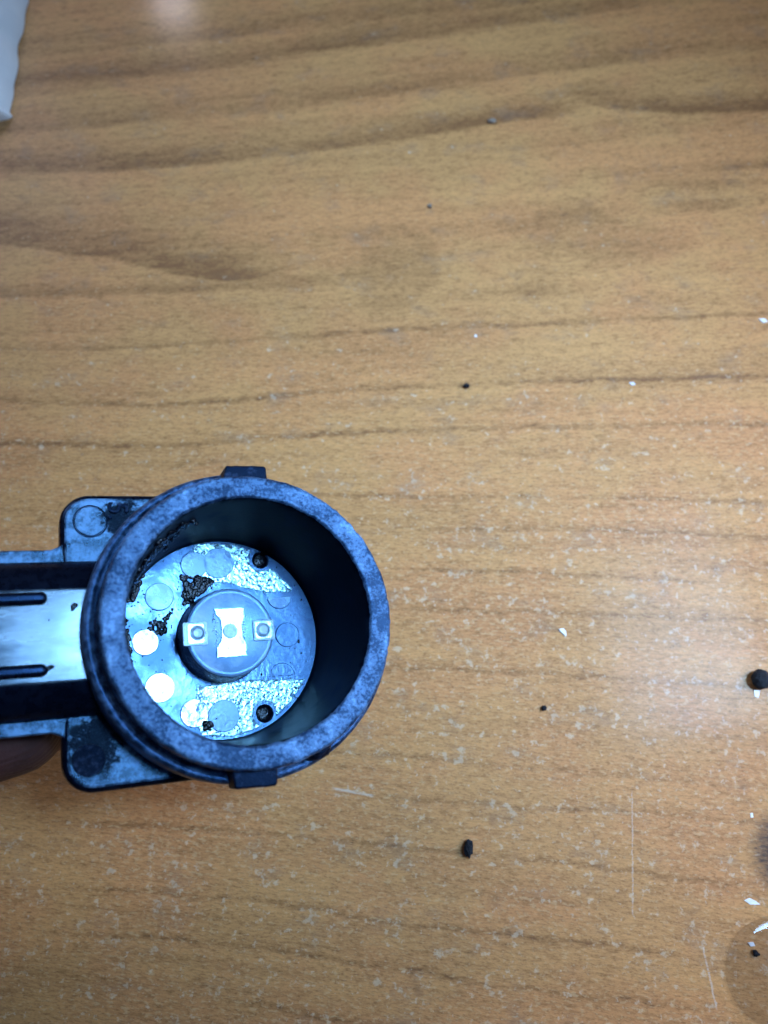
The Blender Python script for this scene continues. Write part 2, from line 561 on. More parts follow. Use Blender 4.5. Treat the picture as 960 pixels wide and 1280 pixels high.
PINGLARE = plastic('polished_pin_painted_glare', (.08, .18, .36), (.62, .76, .90), .42, .42, .54, (.16, .26), .4, .15, 1.0, 1.0, (.9, .95, 1.0), metal=.4)  # pale blotches paint a blown highlight on the smooth discs
PAD = plastic('bright_contact_pad', (.26, .56, .86), (.55, .86, 1.0), .9, .36, .58, (.2, .32), .22, .05, 3.0, 1.0, (.8, .95, 1.0), metal=.5)
GRAINM = plastic('painted_sparkle_grain', (.22, .58, 1.0), (.50, .88, 1.0), 2.0, .4, .6, (.12, .25), .2, .05, 3.0, 1.0, (.8, .95, 1.0), metal=.5)  # bright cyan base stands in for glints
TABM = plastic('pale_contact_tab', (.16, .30, .46), (.28, .44, .6), .8, .4, .6, (.24, .36), .3, .06, 4.0, 1.0, (.6, .85, 1.0))
TAR = plastic('tarry_residue', (.0015, .002, .004), (.004, .005, .009), 1.5, .4, .6, (.05, .12), .6, .2, 2.2, .6, (.6, .8, 1))
GRIME = plastic('dry_dark_grime', (.004, .007, .016), (.03, .05, .10), 1.6, .46, .72, (.4, .6), 1.0, .2, 4.0, .4)

# ------------------------------------------------------------------ the connector (local frame in mm, rim centre = origin, z out of the socket)
root = bpy.data.objects.new('sensor_connector', None)
COL.objects.link(root)
root.empty_display_size = 0.01
root.matrix_world = Matrix((
    (0.91633, -0.10778, 0.38566, -14.013 * MM),
    (0.11708, 0.99312, -0.00062, 15.453 * MM),
    (-0.38294, 0.04572, 0.92264, 35.612 * MM),
    (0, 0, 0, 1)))
tag(root, 'black plastic sensor connector with worn round socket, held over the wood table', 'connector')

# socket wall with the chipped rim
prof = [(0, -19.6), (14.6, -19.6), (15.6, -19.0), (16.0, -18.2), (16.1, -9), (16.1, -5), (16.12, -3), (16.13, -1.6), (16.13, -.8), (16.10, -.35), (16.0, -.12), (15.85, 0)]
RT = len(prof) - 2
prof += [(15.85 - (15.85 - 13.8) * k / 9, 0) for k in range(1, 10)]
RE = len(prof) + 1
prof += [(13.62, -.10), (13.52, -.28), (13.46, -.7), (13.40, -1.6), (13.25, -4), (13.05, -8), (12.85, -12), (12.7, -15.6), (12.62, -16.4), (12.5, -16.8), (12.5, -18.55), (0, -18.55)]


def rim_jit(r, z, a, i):
    c = Vector((math.cos(a) * 16, math.sin(a) * 16, 0))
    q = Vector((math.cos(a) * r, math.sin(a) * r, z))
    if z > -.5:
        zz = z + .07 * noise.noise(q * .9) + .05 * noise.noise(q * 2.6)
        e = 0
        if r > 15.4:
            e = .14 * noise.noise(c * .8) + .10 * noise.noise(c * 2.4)
            e = min(e, .05)
        elif r < 14.1:
            e = -.12 * noise.noise(c * .9 + Vector((40, 0, 0))) - .09 * noise.noise(c * 2.7)
        return r + e, zz
    if z > -3 and r > 15:
        return r + .06 * noise.noise(c * .5), z
    if r < 14 and -16 < z < -.5:
        return r + .05 * noise.noise(q * .25), z
    return r, z


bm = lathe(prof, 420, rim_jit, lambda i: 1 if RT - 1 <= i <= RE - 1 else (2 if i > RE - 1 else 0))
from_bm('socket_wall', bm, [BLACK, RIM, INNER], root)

# collar below the rim
pc = [(16.0, -3.6), (16.35, -3.75), (16.6, -3.55), (16.85, -3.4), (17.1, -3.42), (17.32, -3.6), (17.46, -3.95), (17.5, -4.6), (17.46, -8.0), (17.2, -8.8), (16.0, -9.0)]
bm = lathe(pc, 240, lambda r, z, a, i: (r + (.05 * noise.noise(Vector((math.cos(a) * 9, math.sin(a) * 9, z))) if r > 16.2 else 0),
                                       z + (.04 * noise.noise(Vector((math.cos(a) * 20, math.sin(a) * 20, 3))) if r > 16.2 else 0)))
from_bm('collar', bm, COLLAR, root)

# locking lugs on the outside of the rim
for nm, pts, zt, sd in (('lug', [(-2.35, 15.6), (2.95, 15.6), (2.85, 17.75), (-1.85, 17.7)], -1.25, 1.0), ('lug', [(-3.25, -15.6), (-3.0, -17.65), (1.5, -17.85), (1.75, -15.6)], -1.3, 2.0)):
    ol = rounded_poly([(p[0], p[1], .35) for p in (pts if sd < 1.5 else pts)], 4)
    bm = slab(rough_outline(ol, .3, .05, sd), -4.2, zt, .22, 3)
    from_bm(nm, bm, LUG, root, sharp=50)
bm = bmesh.new()
add_blob(bm, 6.9, -15.0, -2.6, 1.3, .75, 1.2, 3.0, 3, .3, .45)
from_bm('burr', bm, LUG, root)

# socket floor with two drilled holes
bm = slab(circle(0, 0, 12.64, 128), -18.5, -17.0)
fl = from_bm('socket_floor', bm, FLOORM, root, smooth=False)
cut = bmesh.new()
for cx, cy, r in ((5.74, 9.92, 1.2), (4.86, -9.87, 1.22)):
    m = Matrix.Translation((cx * MM, cy * MM, -17.0 * MM))
    bmesh.ops.create_cone(cut, cap_ends=True, segments=40, radius1=r * .9 * MM, radius2=r * MM, depth=2.2 * MM, matrix=m)
cme = bpy.data.meshes.new('cutter'); cut.to_mesh(cme); cut.free()
co = bpy.data.objects.new('cutter', cme); COL.objects.link(co); co.matrix_world = root.matrix_world
md = fl.modifiers.new('holes', 'BOOLEAN'); md.object = co; md.operation = 'DIFFERENCE'; md.solver = 'EXACT'
bpy.context.view_layer.update()
dg = bpy.context.evaluated_depsgraph_get()
new = bpy.data.meshes.new_from_object(fl.evaluated_get(dg))
fl.modifiers.clear(); fl.data = new
bpy.data.objects.remove(co, do_unlink=True)
for cx, cy, r in ((5.74, 9.92, 1.2), (4.86, -9.87, 1.22)):        # black plug with a domed end in each hole
    bm = bmesh.new()
    add_blob(bm, cx, cy, -17.75, r * .94, r * .94, .45, cx, 3, .06)
    from_bm('hole_plug', bm, TAR, root)

# coarse resin patches, their glitter painted into the colour
UP = [(-3.1, 12.3), (-1.12, 12.5), (2.26, 12.2), (4.5, 11.4), (4.5, 9.6), (5.4, 8.6), (6.6, 8.9), (7.42, 8.71), (10.17, 5.68), (8.5, 5.36), (6.14, 5.46), (4.14, 5.91), (2.6, 6.3), (1.2, 6.9), (-0.34, 7.0), (-1.02, 7.24), (-2.9, 8.29), (-3.15, 10.28)]
LO = [(-3.61, -5.71), (-1.06, -5.58), (2.24, -5.47), (6.74, -5.67), (10.81, -5.88), (8.82, -8.53), (5.17, -11.42), (0.67, -12.4), (-3.28, -11.88), (-3.79, -9.22)]
HOLES = ((5.74, 9.92, 1.35), (4.86, -9.87, 1.35))


def patch(name, poly, mat, z, step, hmax, seed):
    """A bumpy crust that fills a ragged outline: a fine grid clipped to it, with its own relief."""
    poly = rough_outline(poly, .25, .16, seed)
    xs = [p[0] for p in poly]; ys = [p[1] for p in poly]
    bm = bmesh.new()
    vs = {}
    nx = int((max(xs) - min(xs)) / step) + 2; ny = int((max(ys) - min(ys)) / step) + 2

    def ok(i, j):
        p = (min(xs) + i * step, min(ys) + j * step)
        if math.hypot(*p) > 12.55:
            return False
        for hx, hy, hr in HOLES:
            if math.hypot(p[0] - hx, p[1] - hy) < hr:
                return False
        return inside(p, poly)
    good = {(i, j): ok(i, j) for i in range(-1, nx + 2) for j in range(-1, ny + 2)}

    def V(i, j):
        if (i, j) not in vs:
            px, py = min(xs) + i * step, min(ys) + j * step
            edge = not all(good.get((i + a, j + b), False) for a in (-1, 0, 1) for b in (-1, 0, 1))
            q = Vector((px, py, seed))
            h = .5 + .5 * noise.noise(q * 2.2) + .35 * noise.noise(q * 5.0)
            vs[(i, j)] = bm.verts.new(((px + .3 * step * noise.noise(q * 7)) * MM, (py + .3 * step * noise.noise(q * 7 + Vector((3, 3, 3)))) * MM, (z - .05 if edge else z + hmax * (.25 + .6 * max(0, h))) * MM))
        return vs[(i, j)]
    for i in range(nx):
        for j in range(ny):
            if good[(i, j)] and good[(i + 1, j)] and good[(i, j + 1)] and good[(i + 1, j + 1)]:
                bm.faces.new((V(i, j), V(i + 1, j), V(i + 1, j + 1), V(i, j + 1)))
    return from_bm(name, bm, mat, root)


patch('coarse_resin', UP, GLIT, -17.0, .11, .12, 1.3)
patch('coarse_resin', LO, GLIT, -17.0, .11, .12, 5.1)

gg = bmesh.new()  # bright grains scattered over the patches to serve as painted sparkles
R = random.Random(44)
k = 0
while k < 800:
    pl = UP if R.random() < .42 else LO
    p = (R.uniform(-4, 11), R.uniform(-12.5, 12.5))
    if not inside(p, pl) or math.hypot(*p) > 12.1 or any(math.hypot(p[0] - h[0], p[1] - h[1]) < h[2] + .2 for h in HOLES):
        continue
    q = R.uniform(.07, .17)
    add_blob(gg, p[0], p[1], -16.94, q, q * R.uniform(.7, 1.4), q * .7, R.uniform(0, 99), 1, .5, R.uniform(0, 3))
    k += 1
o = from_bm('resin_grains', gg, GRAINM, root, smooth=False)
o['kind'] = 'stuff'

# round pin marks on the floor
for cx, cy, r, m, a0, a1 in (
        (-3.03, 9.48, 1.72, PIN, 0, 2), (0.1, 9.63, 2.0, PIN, 0, 2), (-7.52, 5.54, 1.75, PIN, 0, 2), (-9.42, -.01, 1.6, PINGLARE, 0, 2),
        (-7.91, -5.62, 1.8, PINGLARE, 0, 2), (-3.91, -9.03, 1.72, PINGLARE, 0, 2), (-.36, -9.68, 1.96, PIN, 0, 2), (7.87, 4.9, 1.62, PIN, 1, 2),
        (8.58, -.16, 1.6, FLOORM, 0, 2), (7.5, -5.4, 1.68, FLOORM, 0, 1)):
    bm = slab(circle(cx, cy, r, 48, a0 * math.pi, a1 * math.pi), -17.1, -16.80 if a1 - a0 > 1 else -16.86, .09, 4)
    o = from_bm('pin_mark', bm, m, root, sharp=40)

# centre post
pp = [(5.75, -17.05), (5.62, -16.6), (5.55, -16.0), (5.42, -12.45), (5.36, -12.2), (5.22, -12.04), (5.0, -12.0), (4.75, -12.0), (4.7, -12.03), (0, -12.03)]
po = from_bm('centre_post', lathe(pp, 160, None, lambda i: 1 if i >= 4 else 0), [BLACK, POST], root)
# side tabs with round dimples, middle pad
for x0, x1, y0, y1, cx, cy in ((-5.75, -2.75, -1.4, 1.45, -4.0, .1), (2.75, 5.5, -1.3, 1.3, 4.0, 0)):
    t = from_bm('contact_tab', slab(rounded_poly([(x0, y0, .25), (x1, y0, .25), (x1, y1, .25), (x0, y1, .25)], 4), -12.3, -11.86, .08, 2), TABM, po, sharp=40)
    sx0, sx1 = (x0 + .55, x1 - .45) if cx < 0 else (x0 + .2, x1 - .35)
    bm = slab(rounded_poly([(sx0, y0 + .22, .3), (sx1, y0 + .22, .3), (sx1, y1 - .22, .3), (sx0, y1 - .22, .3)], 4), -11.9, -11.77, .06, 2)
    from_bm('contact_pad', bm, PAD, po, sharp=40)
    bm = lathe([(.92, -11.78), (.90, -11.69), (.80, -11.66), (.70, -11.70), (.66, -11.76), (.4, -11.73), (0, -11.71)], 40)
    bmesh.ops.translate(bm, verts=bm.verts, vec=(cx * MM, cy * MM, 0))
    from_bm('contact_dimple', bm, TABM, po)
bow = [(-1.85, 2.94), (-1.7, 2.2), (-1.2, 1.6), (-1.05, .3), (-1.2, -.9), (-1.75, -1.8), (-1.85, -3.0), (1.8, -3.0), (1.85, -1.6), (1.45, -.8), (1.4, .8), (1.8, 1.7), (1.85, 2.9)]
from_bm('middle_pad', slab(rough_outline(bow, .2, .09, 8.0), -12.2, -11.84, .06, 2), PAD, po, sharp=40)
from_bm('middle_dot', slab(circle(-.1, .1, .88, 32), -11.95, -11.74, .08, 2), TABM, po, sharp=40)
gr = bmesh.new()
for k in range(60):
    s = rnd.choice((-1, 1))
    yy = rnd.uniform(-1.6, 2.6)
    add_blob(gr, s * rnd.uniform(1.25, 2.1) - .05, yy, -11.98, rnd.uniform(.06, .15), rnd.uniform(.06, .15), .09, k, 1, .3)
g = from_bm('resin_grains', gr, PAD, po)
g['kind'] = 'stuff'

# tarry residue
def organic(o, voxel, it=3):
    r = o.modifiers.new('remesh', 'REMESH'); r.mode = 'VOXEL'; r.voxel_size = voxel * MM
    m = o.modifiers.new('smooth', 'SMOOTH'); m.factor = .5; m.iterations = it
    bpy.context.view_layer.update()
    d = bpy.context.evaluated_depsgraph_get()
    n = bpy.data.meshes.new_from_object(o.evaluated_get(d))
    o.modifiers.clear(); o.data = n
    for p in n.polygons:
        p.use_smooth = True


def tar(polys, n, z, rmin, rmax, seed):
    """Wet lumps of tar that run together, with stray droplets around them."""
    R = random.Random(seed)
    bm = bmesh.new()
    for poly in polys:
        xs = [p[0] for p in poly]; ys = [p[1] for p in poly]
        k = tries = 0
        while k < n * 2 and tries < 9000:
            tries += 1
            stray = R.random() < .22
            m = .55 if stray else 0
            p = (R.uniform(min(xs) - m, max(xs) + m), R.uniform(min(ys) - m, max(ys) + m))
            if inside(p, poly) != stray:
                r = R.uniform(rmin, rmax) * (.3 if stray else .7)
                add_blob(bm, p[0], p[1], z + .02, r, r * R.uniform(.7, 1.3), r * R.uniform(.35, .95), R.uniform(0, 99), 2, .3, R.uniform(0, 3))
                k += 1
    o = from_bm('tar_residue', bm, TAR, root)
    organic(o, .07, 2)
    o['kind'] = 'stuff'
    return o


tar([[(-4.82, 8.07), (-2.49, 8.13), (-0.59, 7.36), (-1.49, 6.27), (-2.9, 5.48), (-4.05, 4.29), (-4.58, 4.45), (-4.61, 6.66)]], 90, -16.95, .22, .5, 1)
tar([[(-5.8, 4.23), (-7.05, 2.79), (-8.76, 2.48), (-9.19, 1.3), (-8.4, 1.5), (-7.56, 0.3), (-6.9, 1.2), (-6.38, 3.17)]], 60, -16.95, .15, .42, 2)
tar([[(-2.9, -10.2), (-1.9, -10.2), (-1.7, -11.1), (-2.3, -11.3), (-3.0, -10.9)]], 14, -16.75, .2, .42, 3)
tar([[(-12.3, 3.2), (-11.3, 3.2), (-11.0, -2.6), (-12.2, -2.6)]], 70, -16.9, .12, .34, 4)
tar([[(-11.6, 5.0), (-10.5, 5.2), (-9.3, 8.4), (-9.9, 8.6)]], 60, -16.9, .2, .42, 5)
tar([[(8.2, -7.8), (9.0, -6.7), (10.2, -6.5), (9.2, -8.6)]], 14, -16.95, .08, .25, 6)
sp = bmesh.new()
R = random.Random(12)
while len(sp.verts) < 130 * 12:
    a = R.uniform(0, 6.28); r = 12.3 * math.sqrt(R.random())
    x, y = r * math.cos(a), r * math.sin(a)
    if math.hypot(x, y) < 6.1:
        continue
    s = R.uniform(.04, .12) * (1.6 if R.random() < .12 else 1)
    add_blob(sp, x, y, -16.93 if (inside((x, y), UP) or inside((x, y), LO)) else -16.99, s, s * R.uniform(.6, 1.5), s * .6, R.uniform(0, 50), 1, .4)
o = from_bm('grit_specks', sp, TAR, root)
o['kind'] = 'stuff'
# residue streaks on the upper left of the inner wall
bm = bmesh.new()
R = random.Random(3)
for k in range(120):
    a = math.radians(R.gauss(134, 9)); z = R.gauss(-7.0, 2.2)
    if not -15 < z < -2.5:
        continue
    rr = 13.4 - (-z) * .045
    s = R.uniform(.15, .45)
    add_blob(bm, rr * math.cos(a), rr * math.sin(a), z, s, s, s * 1.6, k, 2, .4)
o = from_bm('tar_residue', bm, TAR, root)
o['kind'] = 'stuff'

# mounting flange
out = rounded_poly([(1.0, 16.45, .3), (-19.35, 16.45, 3.3), (-19.35, -16.5, 3.3), (1.0, -16.5, .3)], 10)
out += circle(0, 0, 14.6, 60, math.radians(-86), math.radians(-274))
flg = from_bm('mounting_flange', slab(out, -12.4, -9.0, .75, 5), [FLANGE], root, sharp=60)
me = flg.data
me.materials.append(BLACK)
for p in me.polygons:
    if p.normal.z < .93:  # rounded edge and sides go black, dark reflection put into colour
        p.material_index = 1
from_bm('pin_mark', slab(circle(-16.04, 13.2, 1.75, 48), -9.1, -8.86, .10, 2), FLANGE, flg, sharp=40)
ring = lathe([(1.75, -9.02), (1.80, -8.97), (1.90, -8.97), (1.96, -9.02)], 48)
bmesh.ops.translate(ring, verts=ring.verts, vec=(-16.04 * MM, 13.2 * MM, 0))
from_bm('groove_ring', ring, BLACK, flg)
# cast digit 5 and dot, lying on its side
fc = bpy.data.curves.new('digit', 'FONT')
fc.body = '5.'
fc.size = 3.1 * MM
fc.extrude = .10 * MM
fc.bevel_depth = .07 * MM
fc.bevel_resolution = 1
fo = bpy.data.objects.new('digit', fc)
COL.objects.link(fo)
bpy.context.view_layer.update()
dg = bpy.context.evaluated_depsgraph_get()
dme = bpy.data.meshes.new_from_object(fo.evaluated_get(dg))
bpy.data.objects.remove(fo, do_unlink=True)
dme.transform(Matrix.Translation((-14.05 * MM, 15.5 * MM, -8.85 * MM)) @ Matrix.Rotation(-math.pi / 2, 4, 'Z'))
link('cast_digit', dme, LUG, flg, smooth=False)['label'] = 'raised digit 5 and dot cast on its side'
# dark grime on the lower corner with a round recess in it
from_bm('pin_mark', slab(circle(-16.7, -13.1, 1.7, 40), -9.1, -8.86, .12, 2), GRIME, flg, sharp=40)

# stem (neck) with a flat top and rounded flanks, running to the left
cs = [(-8.7, -12.6), (-8.85, -11), (-8.75, -9.6), (-8.35, -8.4), (-7.6, -7.4), (-6.6, -6.7), (-5.5, -6.25), (-4.95, -6.02), (-4.7, -6.0),
      (4.7, -6.0), (4.95, -6.02), (5.5, -6.25), (6.6, -6.7), (7.6, -7.4), (8.35, -8.4), (8.75, -9.6), (8.85, -11), (8.7, -12.6)]
X0, X1, NX = -58.0, -15.5, 40
bm = bmesh.new()
rows = []
for i in range(NX + 1):
    xx = X0 + (X1 - X0) * i / NX
    rows.append([bm.verts.new((xx * MM, yy * MM, (zz + .02 * noise.noise(Vector((xx * .3, yy * .5, 2)))) * MM)) for yy, zz in cs])
for a, b in zip(rows, rows[1:]):
    for k in range(len(cs)):
        k2 = (k + 1) % len(cs)
        f = bm.faces.new((a[k], a[k2], b[k2], b[k]))
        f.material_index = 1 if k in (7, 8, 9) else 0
bm.faces.new(rows[0]); bm.faces.new(list(reversed(rows[-1])))
stem = from_bm('stem', bm, [BLACK, STEM], root, sharp=30)
for yc in (3.95, -3.6):
    ol = rounded_poly([(-57.9, yc - .68, .1), (-20.75, yc - .68, .66), (-20.75, yc + .68, .66), (-57.9, yc + .68, .1)], 6)
    from_bm('rib', slab(ol, -6.2, -5.3, .5, 5), BLACK, stem)
bm = bmesh.new()
add_blob(bm, -20.55, -3.4, -5.95, .45, .25, .18, 1.0, 2, .3, .4)
add_blob(bm, -18.1, 3.0, -6.0, .32, .5, .10, 5.0, 2, .5, -.6)
add_blob(bm, -20.6, 1.6, -6.0, .12, .1, .08, 2.0, 1, .3)
o = from_bm('grit_specks', bm, TAR, stem)
o['kind'] = 'stuff'
# side strips along the stem, curving into the flange
for s in (1, -1):
    pts = [(-58, 8.2 * s, 0), (-58, 9.95 * s, 0), (-20.2, 9.95 * s, .9), (-19.0, 10.6 * s, .1), (-18.8, 8.2 * s, 0)]
    if s > 0:
        pts = list(reversed(pts))
    o = from_bm('side_strip', slab(rounded_poly(pts, 5), -10.6, -9.06, .18, 3), FLANGE, root, sharp=50)

# ------------------------------------------------------------------ the hand
SK = NT('skin')
w = SK.t.nodes.new('ShaderNodeTexWave')
w.inputs['Scale'].default_value = .55
w.inputs['Distortion'].default_value = 3.0
w.inputs['Detail'].default_value = 1.0
w.bands_direction = 'Z'
SK.t.links.new(SK.P, w.inputs['Vector'])
skn = SK.noise(SK.P, .25, 4.0)
skc = SK.mix(skn, (.085, .034, .032), (.12, .050, .046))  # skin tone darkened, shade under the stem put into the colour
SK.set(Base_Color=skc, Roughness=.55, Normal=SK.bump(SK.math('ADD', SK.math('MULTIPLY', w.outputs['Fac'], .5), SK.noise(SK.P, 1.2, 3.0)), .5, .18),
       Subsurface_Weight=.12, Subsurface_Scale=.002)
SK.b.inputs['Subsurface Radius'].default_value = (1, .4, .25)


def tube(bm, pts, seg=20):
    """chain of (x, y, z, r) in mm swept with round ends; smoothed with Catmull-Rom."""
    P = [Vector(p) for p in pts]
    fine = []
    for i in range(len(P) - 1):
        p0, p1, p2, p3 = P[max(i - 1, 0)], P[i], P[i + 1], P[min(i + 2, len(P) - 1)]
        for k in range(8):
            t = k / 8
            fine.append(.5 * ((2 * p1) + (p2 - p0) * t + (2 * p0 - 5 * p1 + 4 * p2 - p3) * t * t + (3 * p1 - p0 - 3 * p2 + p3) * t ** 3))
    fine.append(P[-1])
    rings = []
    first, last = fine[0], fine[-1]
    d0 = (fine[1] - fine[0]).to_3d().normalized(); d1 = (fine[-1] - fine[-2]).to_3d().normalized()
    cap0 = [Vector((*(first.to_3d() - d0 * first[3] * math.sin(t)), first[3] * math.cos(t))) for t in (1.5, 1.2, .9, .6, .3)]
    cap1 = [Vector((*(last.to_3d() + d1 * last[3] * math.sin(t)), last[3] * math.cos(t))) for t in (.3, .6, .9, 1.2, 1.5)]
    fine = cap0 + fine + cap1
    up = Vector((0, 0, 1))
    for i, p in enumerate(fine):
        d = (fine[min(i + 1, len(fine) - 1)] - fine[max(i - 1, 0)]).to_3d().normalized()
        s = d.cross(up).normalized(); u = s.cross(d)
        rings.append([bm.verts.new((p.to_3d() + (s * math.cos(a) + u * math.sin(a) * .93) * p[3]) * MM) for a in [2 * math.pi * k / seg for k in range(seg)]])
    for A, B in zip(rings, rings[1:]):
        for k in range(seg):
            bm.faces.new((A[k], A[(k + 1) % seg], B[(k + 1) % seg], B[k]))
    bm.faces.new(rings[0]); bm.faces.new(list(reversed(rings[-1])))


bm = bmesh.new()
# index finger under the stem, thumb on top of it, the other fingers curled, palm and wrist (connector frame, mm)
tube(bm, [(-104, -4, -28, 10.5), (-84, -5, -33, 9.6), (-62, -6.5, -30, 8.8), (-45, -7.4, -23.5, 7.9), (-33, -8.2, -20.2, 7.3), (-24.2, -8.0, -19.0, 6.3)])
tube(bm, [(-122, 22, -6, 15), (-96, 26, 3, 11.5), (-68, 16, 8.5, 9.6), (-52, 6, 6.0, 9.4), (-42, 1, 3.2, 8.4)])
tube(bm, [(-106, -22, -26, 10.5), (-82, -26, -36, 9.6), (-62, -25, -40, 8.6), (-52, -20, -34, 7.8), (-54, -15, -28, 7.0)])
tube(bm, [(-110, -39, -24, 10), (-90, -43, -34, 9.0), (-72, -41, -38, 8.2), (-64, -36, -33, 7.4), (-68, -31, -27, 6.6)])
tube(bm, [(-114, -55, -20, 9), (-97, -58, -29, 7.8), (-82, -56, -32, 7.0), (-75, -51, -28, 6.4), (-78, -46, -23, 5.8)])
for a, b in (((-104, -4, -28, 13), (-160, 4, -12, 19)), ((-106, -22, -26, 13), (-160, -10, -12, 19)), ((-110, -39, -24, 12.5), (-160, -24, -12, 18)),
             ((-114, -53, -20, 12), (-160, -32, -10, 17)), ((-122, 22, -6, 15), (-162, 6, -8, 20))):
    m = tuple((p + q) / 2 for p, q in zip(a, b))
    tube(bm, [a, m, b])
tube(bm, [(-150, -10, -10, 26), (-180, -10, -4, 25), (-215, -12, 2, 27), (-260, -14, 8, 31)])
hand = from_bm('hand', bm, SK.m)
hand.matrix_world = root.matrix_world.copy()
rm = hand.modifiers.new('remesh', 'REMESH'); rm.mode = 'VOXEL'; rm.voxel_size = .9 * MM; rm.use_smooth_shade = True
sm = hand.modifiers.new('smooth', 'SMOOTH'); sm.factor = .6; sm.iterations = 10
bpy.context.view_layer.update()
dg = bpy.context.evaluated_depsgraph_get()
hm = bpy.data.meshes.new_from_object(hand.evaluated_get(dg))
hand.modifiers.clear(); hand.data = hm
for p in hm.polygons:
    p.use_smooth = True
tag(hand, 'shadowed finger pressing under the connector stem at the left edge', 'hand')
# finger nails (undersides face the table for the index finger)
NAIL = plastic('fingernail', (.42, .24, .20), (.50, .32, .27), .3, .4, .6, (.3, .4), .05, .02, 2.0, .5, (1, 1, 1))
bm = bmesh.new()
add_blob(bm, -22.6, -8.3, -23.6, 5.2, 4.6, 1.7, 1.0, 3, 0.02)
nl = from_bm('fingernail', bm, NAIL, hand)

# ------------------------------------------------------------------ small things lying on the table
CRUMB = plastic('black_rubber_crumb', (.006, .007, .010), (.018, .022, .030), 1.2, .4, .6, (.6, .8), 1.0, .25, 3.0, .3, (.8, .9, 1))
CHIP = plastic('white_plastic_chip', (.78, .80, .82), (.86, .87, .88), 1.0, .4, .6, (.4, .5), .2, .05, 3.0, .5, (1, 1, 1))
GREYC = plastic('grey_dust_grain', (.20, .15, .11), (.28, .22, .17), 1.0, .4, .6, (.6, .7), .3, .05, 3.0, .3, (1, 1, 1))


def crumb(name, label, x, y, rx, ry, rz, mat, cat, group, seed, rot=0.0, rough=.3, sub=3, freq=1.2):
    bm = bmesh.new()
    add_blob(bm, 0, 0, 0, rx, ry, rz, seed, sub, rough, rot, freq)
    zmin = min(v.co.z for v in bm.verts)
    bmesh.ops.translate(bm, verts=bm.verts, vec=(0, 0, -zmin - .04 * MM))
    o = from_bm(name, bm, mat)
    o.location = (x * MM, y * MM, 0)
    return tag(o, label, cat, group)


crumb('rubber_crumb', 'large round black crumb at the right edge of the table', 55.6, 12.1, 1.35, 1.45, 1.0, CRUMB, 'crumb', 'black crumbs on the table', 1.0, 0, .12, 4, 2.0)
crumb('rubber_crumb', 'upright oval black crumb below the connector, lower middle', 11.8, -11.1, .62, 1.2, .55, CRUMB, 'crumb', 'black crumbs on the table', 4.0, -.05, .3, 4, 2.0)
crumb('rubber_crumb', 'tiny black crumb below the white chip, right of connector', 23.5, 8.0, .40, .36, .3, CRUMB, 'crumb', 'black crumbs on the table', 8.0, .5, .5, 3, 2.0)
crumb('rubber_crumb', 'tiny black crumb on a grain line above and right of connector', 13.6, 59.9, .52, .42, .35, CRUMB, 'crumb', 'black crumbs on the table', 3.3, 0, .5, 3, 2.0)
crumb('dust_grain', 'blurred dark grain near the top edge of the table', 19.9, 113.5, .8, .5, .25, GREYC, 'dust', 'dust grains', 7.0, .2)
crumb('dust_grain', 'small grey grain in the blurred upper middle of the table', 8.1, 95.1, .42, .45, .25, GREYC, 'dust', 'dust grains', 5.0)


def chip(label, x, y, pts, h, seed, group='white chips on the table'):
    bm = slab(rough_outline(pts, .15, .05, seed), -.02, h, min(.08, h * .3), 2)
    o = from_bm('plastic_chip', bm, CHIP, sharp=40)
    o.location = (x * MM, y * MM, 0)
    return tag(o, label, 'chip', group)


chip('white four sided chip right of the connector, middle of the table', 26.97, 19.25, [(-.55, .5), (-.5, .15), (.35, -.65), (.55, -.55), (.5, .1), (.2, .55)], .25, 1)
chip('white chip at the right edge, upper half of the table', 64.3, 72.2, [(-.7, .3), (-.1, -.5), (.8, -.3), (.4, .4)], .2, 2)
chip('tiny white chip left of centre in the upper table', 15.5, 69.3, [(-.25, .2), (-.15, -.3), (.25, -.2), (.15, .25)], .1, 3)
chip('small pale chip on the grain line toward the upper right', 41.1, 60.4, [(-.5, .2), (-.1, -.35), (.55, -.1), (.2, .35)], .15, 4)
chip('flat white flake above the water drop', 50.8, -18.0, [(-1.1, .15), (-.4, -.35), (1.1, -.4), (.5, .05), (-.3, .45)], .12, 5)
chip('tiny white flake touching the large round black crumb', 55.2, 10.2, [(-.4, .5), (-.5, -.5), (.1, -.7), (.5, .4)], .12, 6)
chip('tiny white flake beside the dark patch at right edge', 52.2, -6.8, [(-.2, .3), (-.2, -.3), (.2, -.3), (.2, .3)], .12, 7)

# water drop, lower right
WAT = NT('water')
tr = WAT.t.nodes.new('ShaderNodeBsdfTransparent'); tr.inputs['Color'].default_value = (.85, .85, .86, 1)
gl = WAT.t.nodes.new('ShaderNodeBsdfGlossy'); gl.inputs['Roughness'].default_value = .03
lw = WAT.t.nodes.new('ShaderNodeLayerWeight'); lw.inputs['Blend'].default_value = .5
fz = WAT.math('MULTIPLY_ADD', WAT.math('POWER', lw.outputs['Facing'], 2.5), .9, .025)
ms = WAT.t.nodes.new('ShaderNodeMixShader')
WAT.t.links.new(fz, ms.inputs[0]); WAT.t.links.new(tr.outputs[0], ms.inputs[1]); WAT.t.links.new(gl.outputs[0], ms.inputs[2])
WAT.t.links.new(ms.outputs[0], WAT.out.inputs['Surface'])
bm = bmesh.new()
NR, NS = 14, 72
rows = []
for i in range(NR + 1):
    t = i / NR
    ring = []
    for k in range(NS):
        a = 2 * math.pi * k / NS
        R0 = 6.7 * (1 + .06 * math.sin(2 * a + .7) + .05 * noise.noise(Vector((math.cos(a) * 1.5, math.sin(a) * 1.5, 4))))
        ring.append((R0 * t * math.cos(a), R0 * 1.05 * t * math.sin(a), 0.55 * (1 - t ** 2.6) ** .7 if t < 1 else 0.0))
    rows.append(ring)
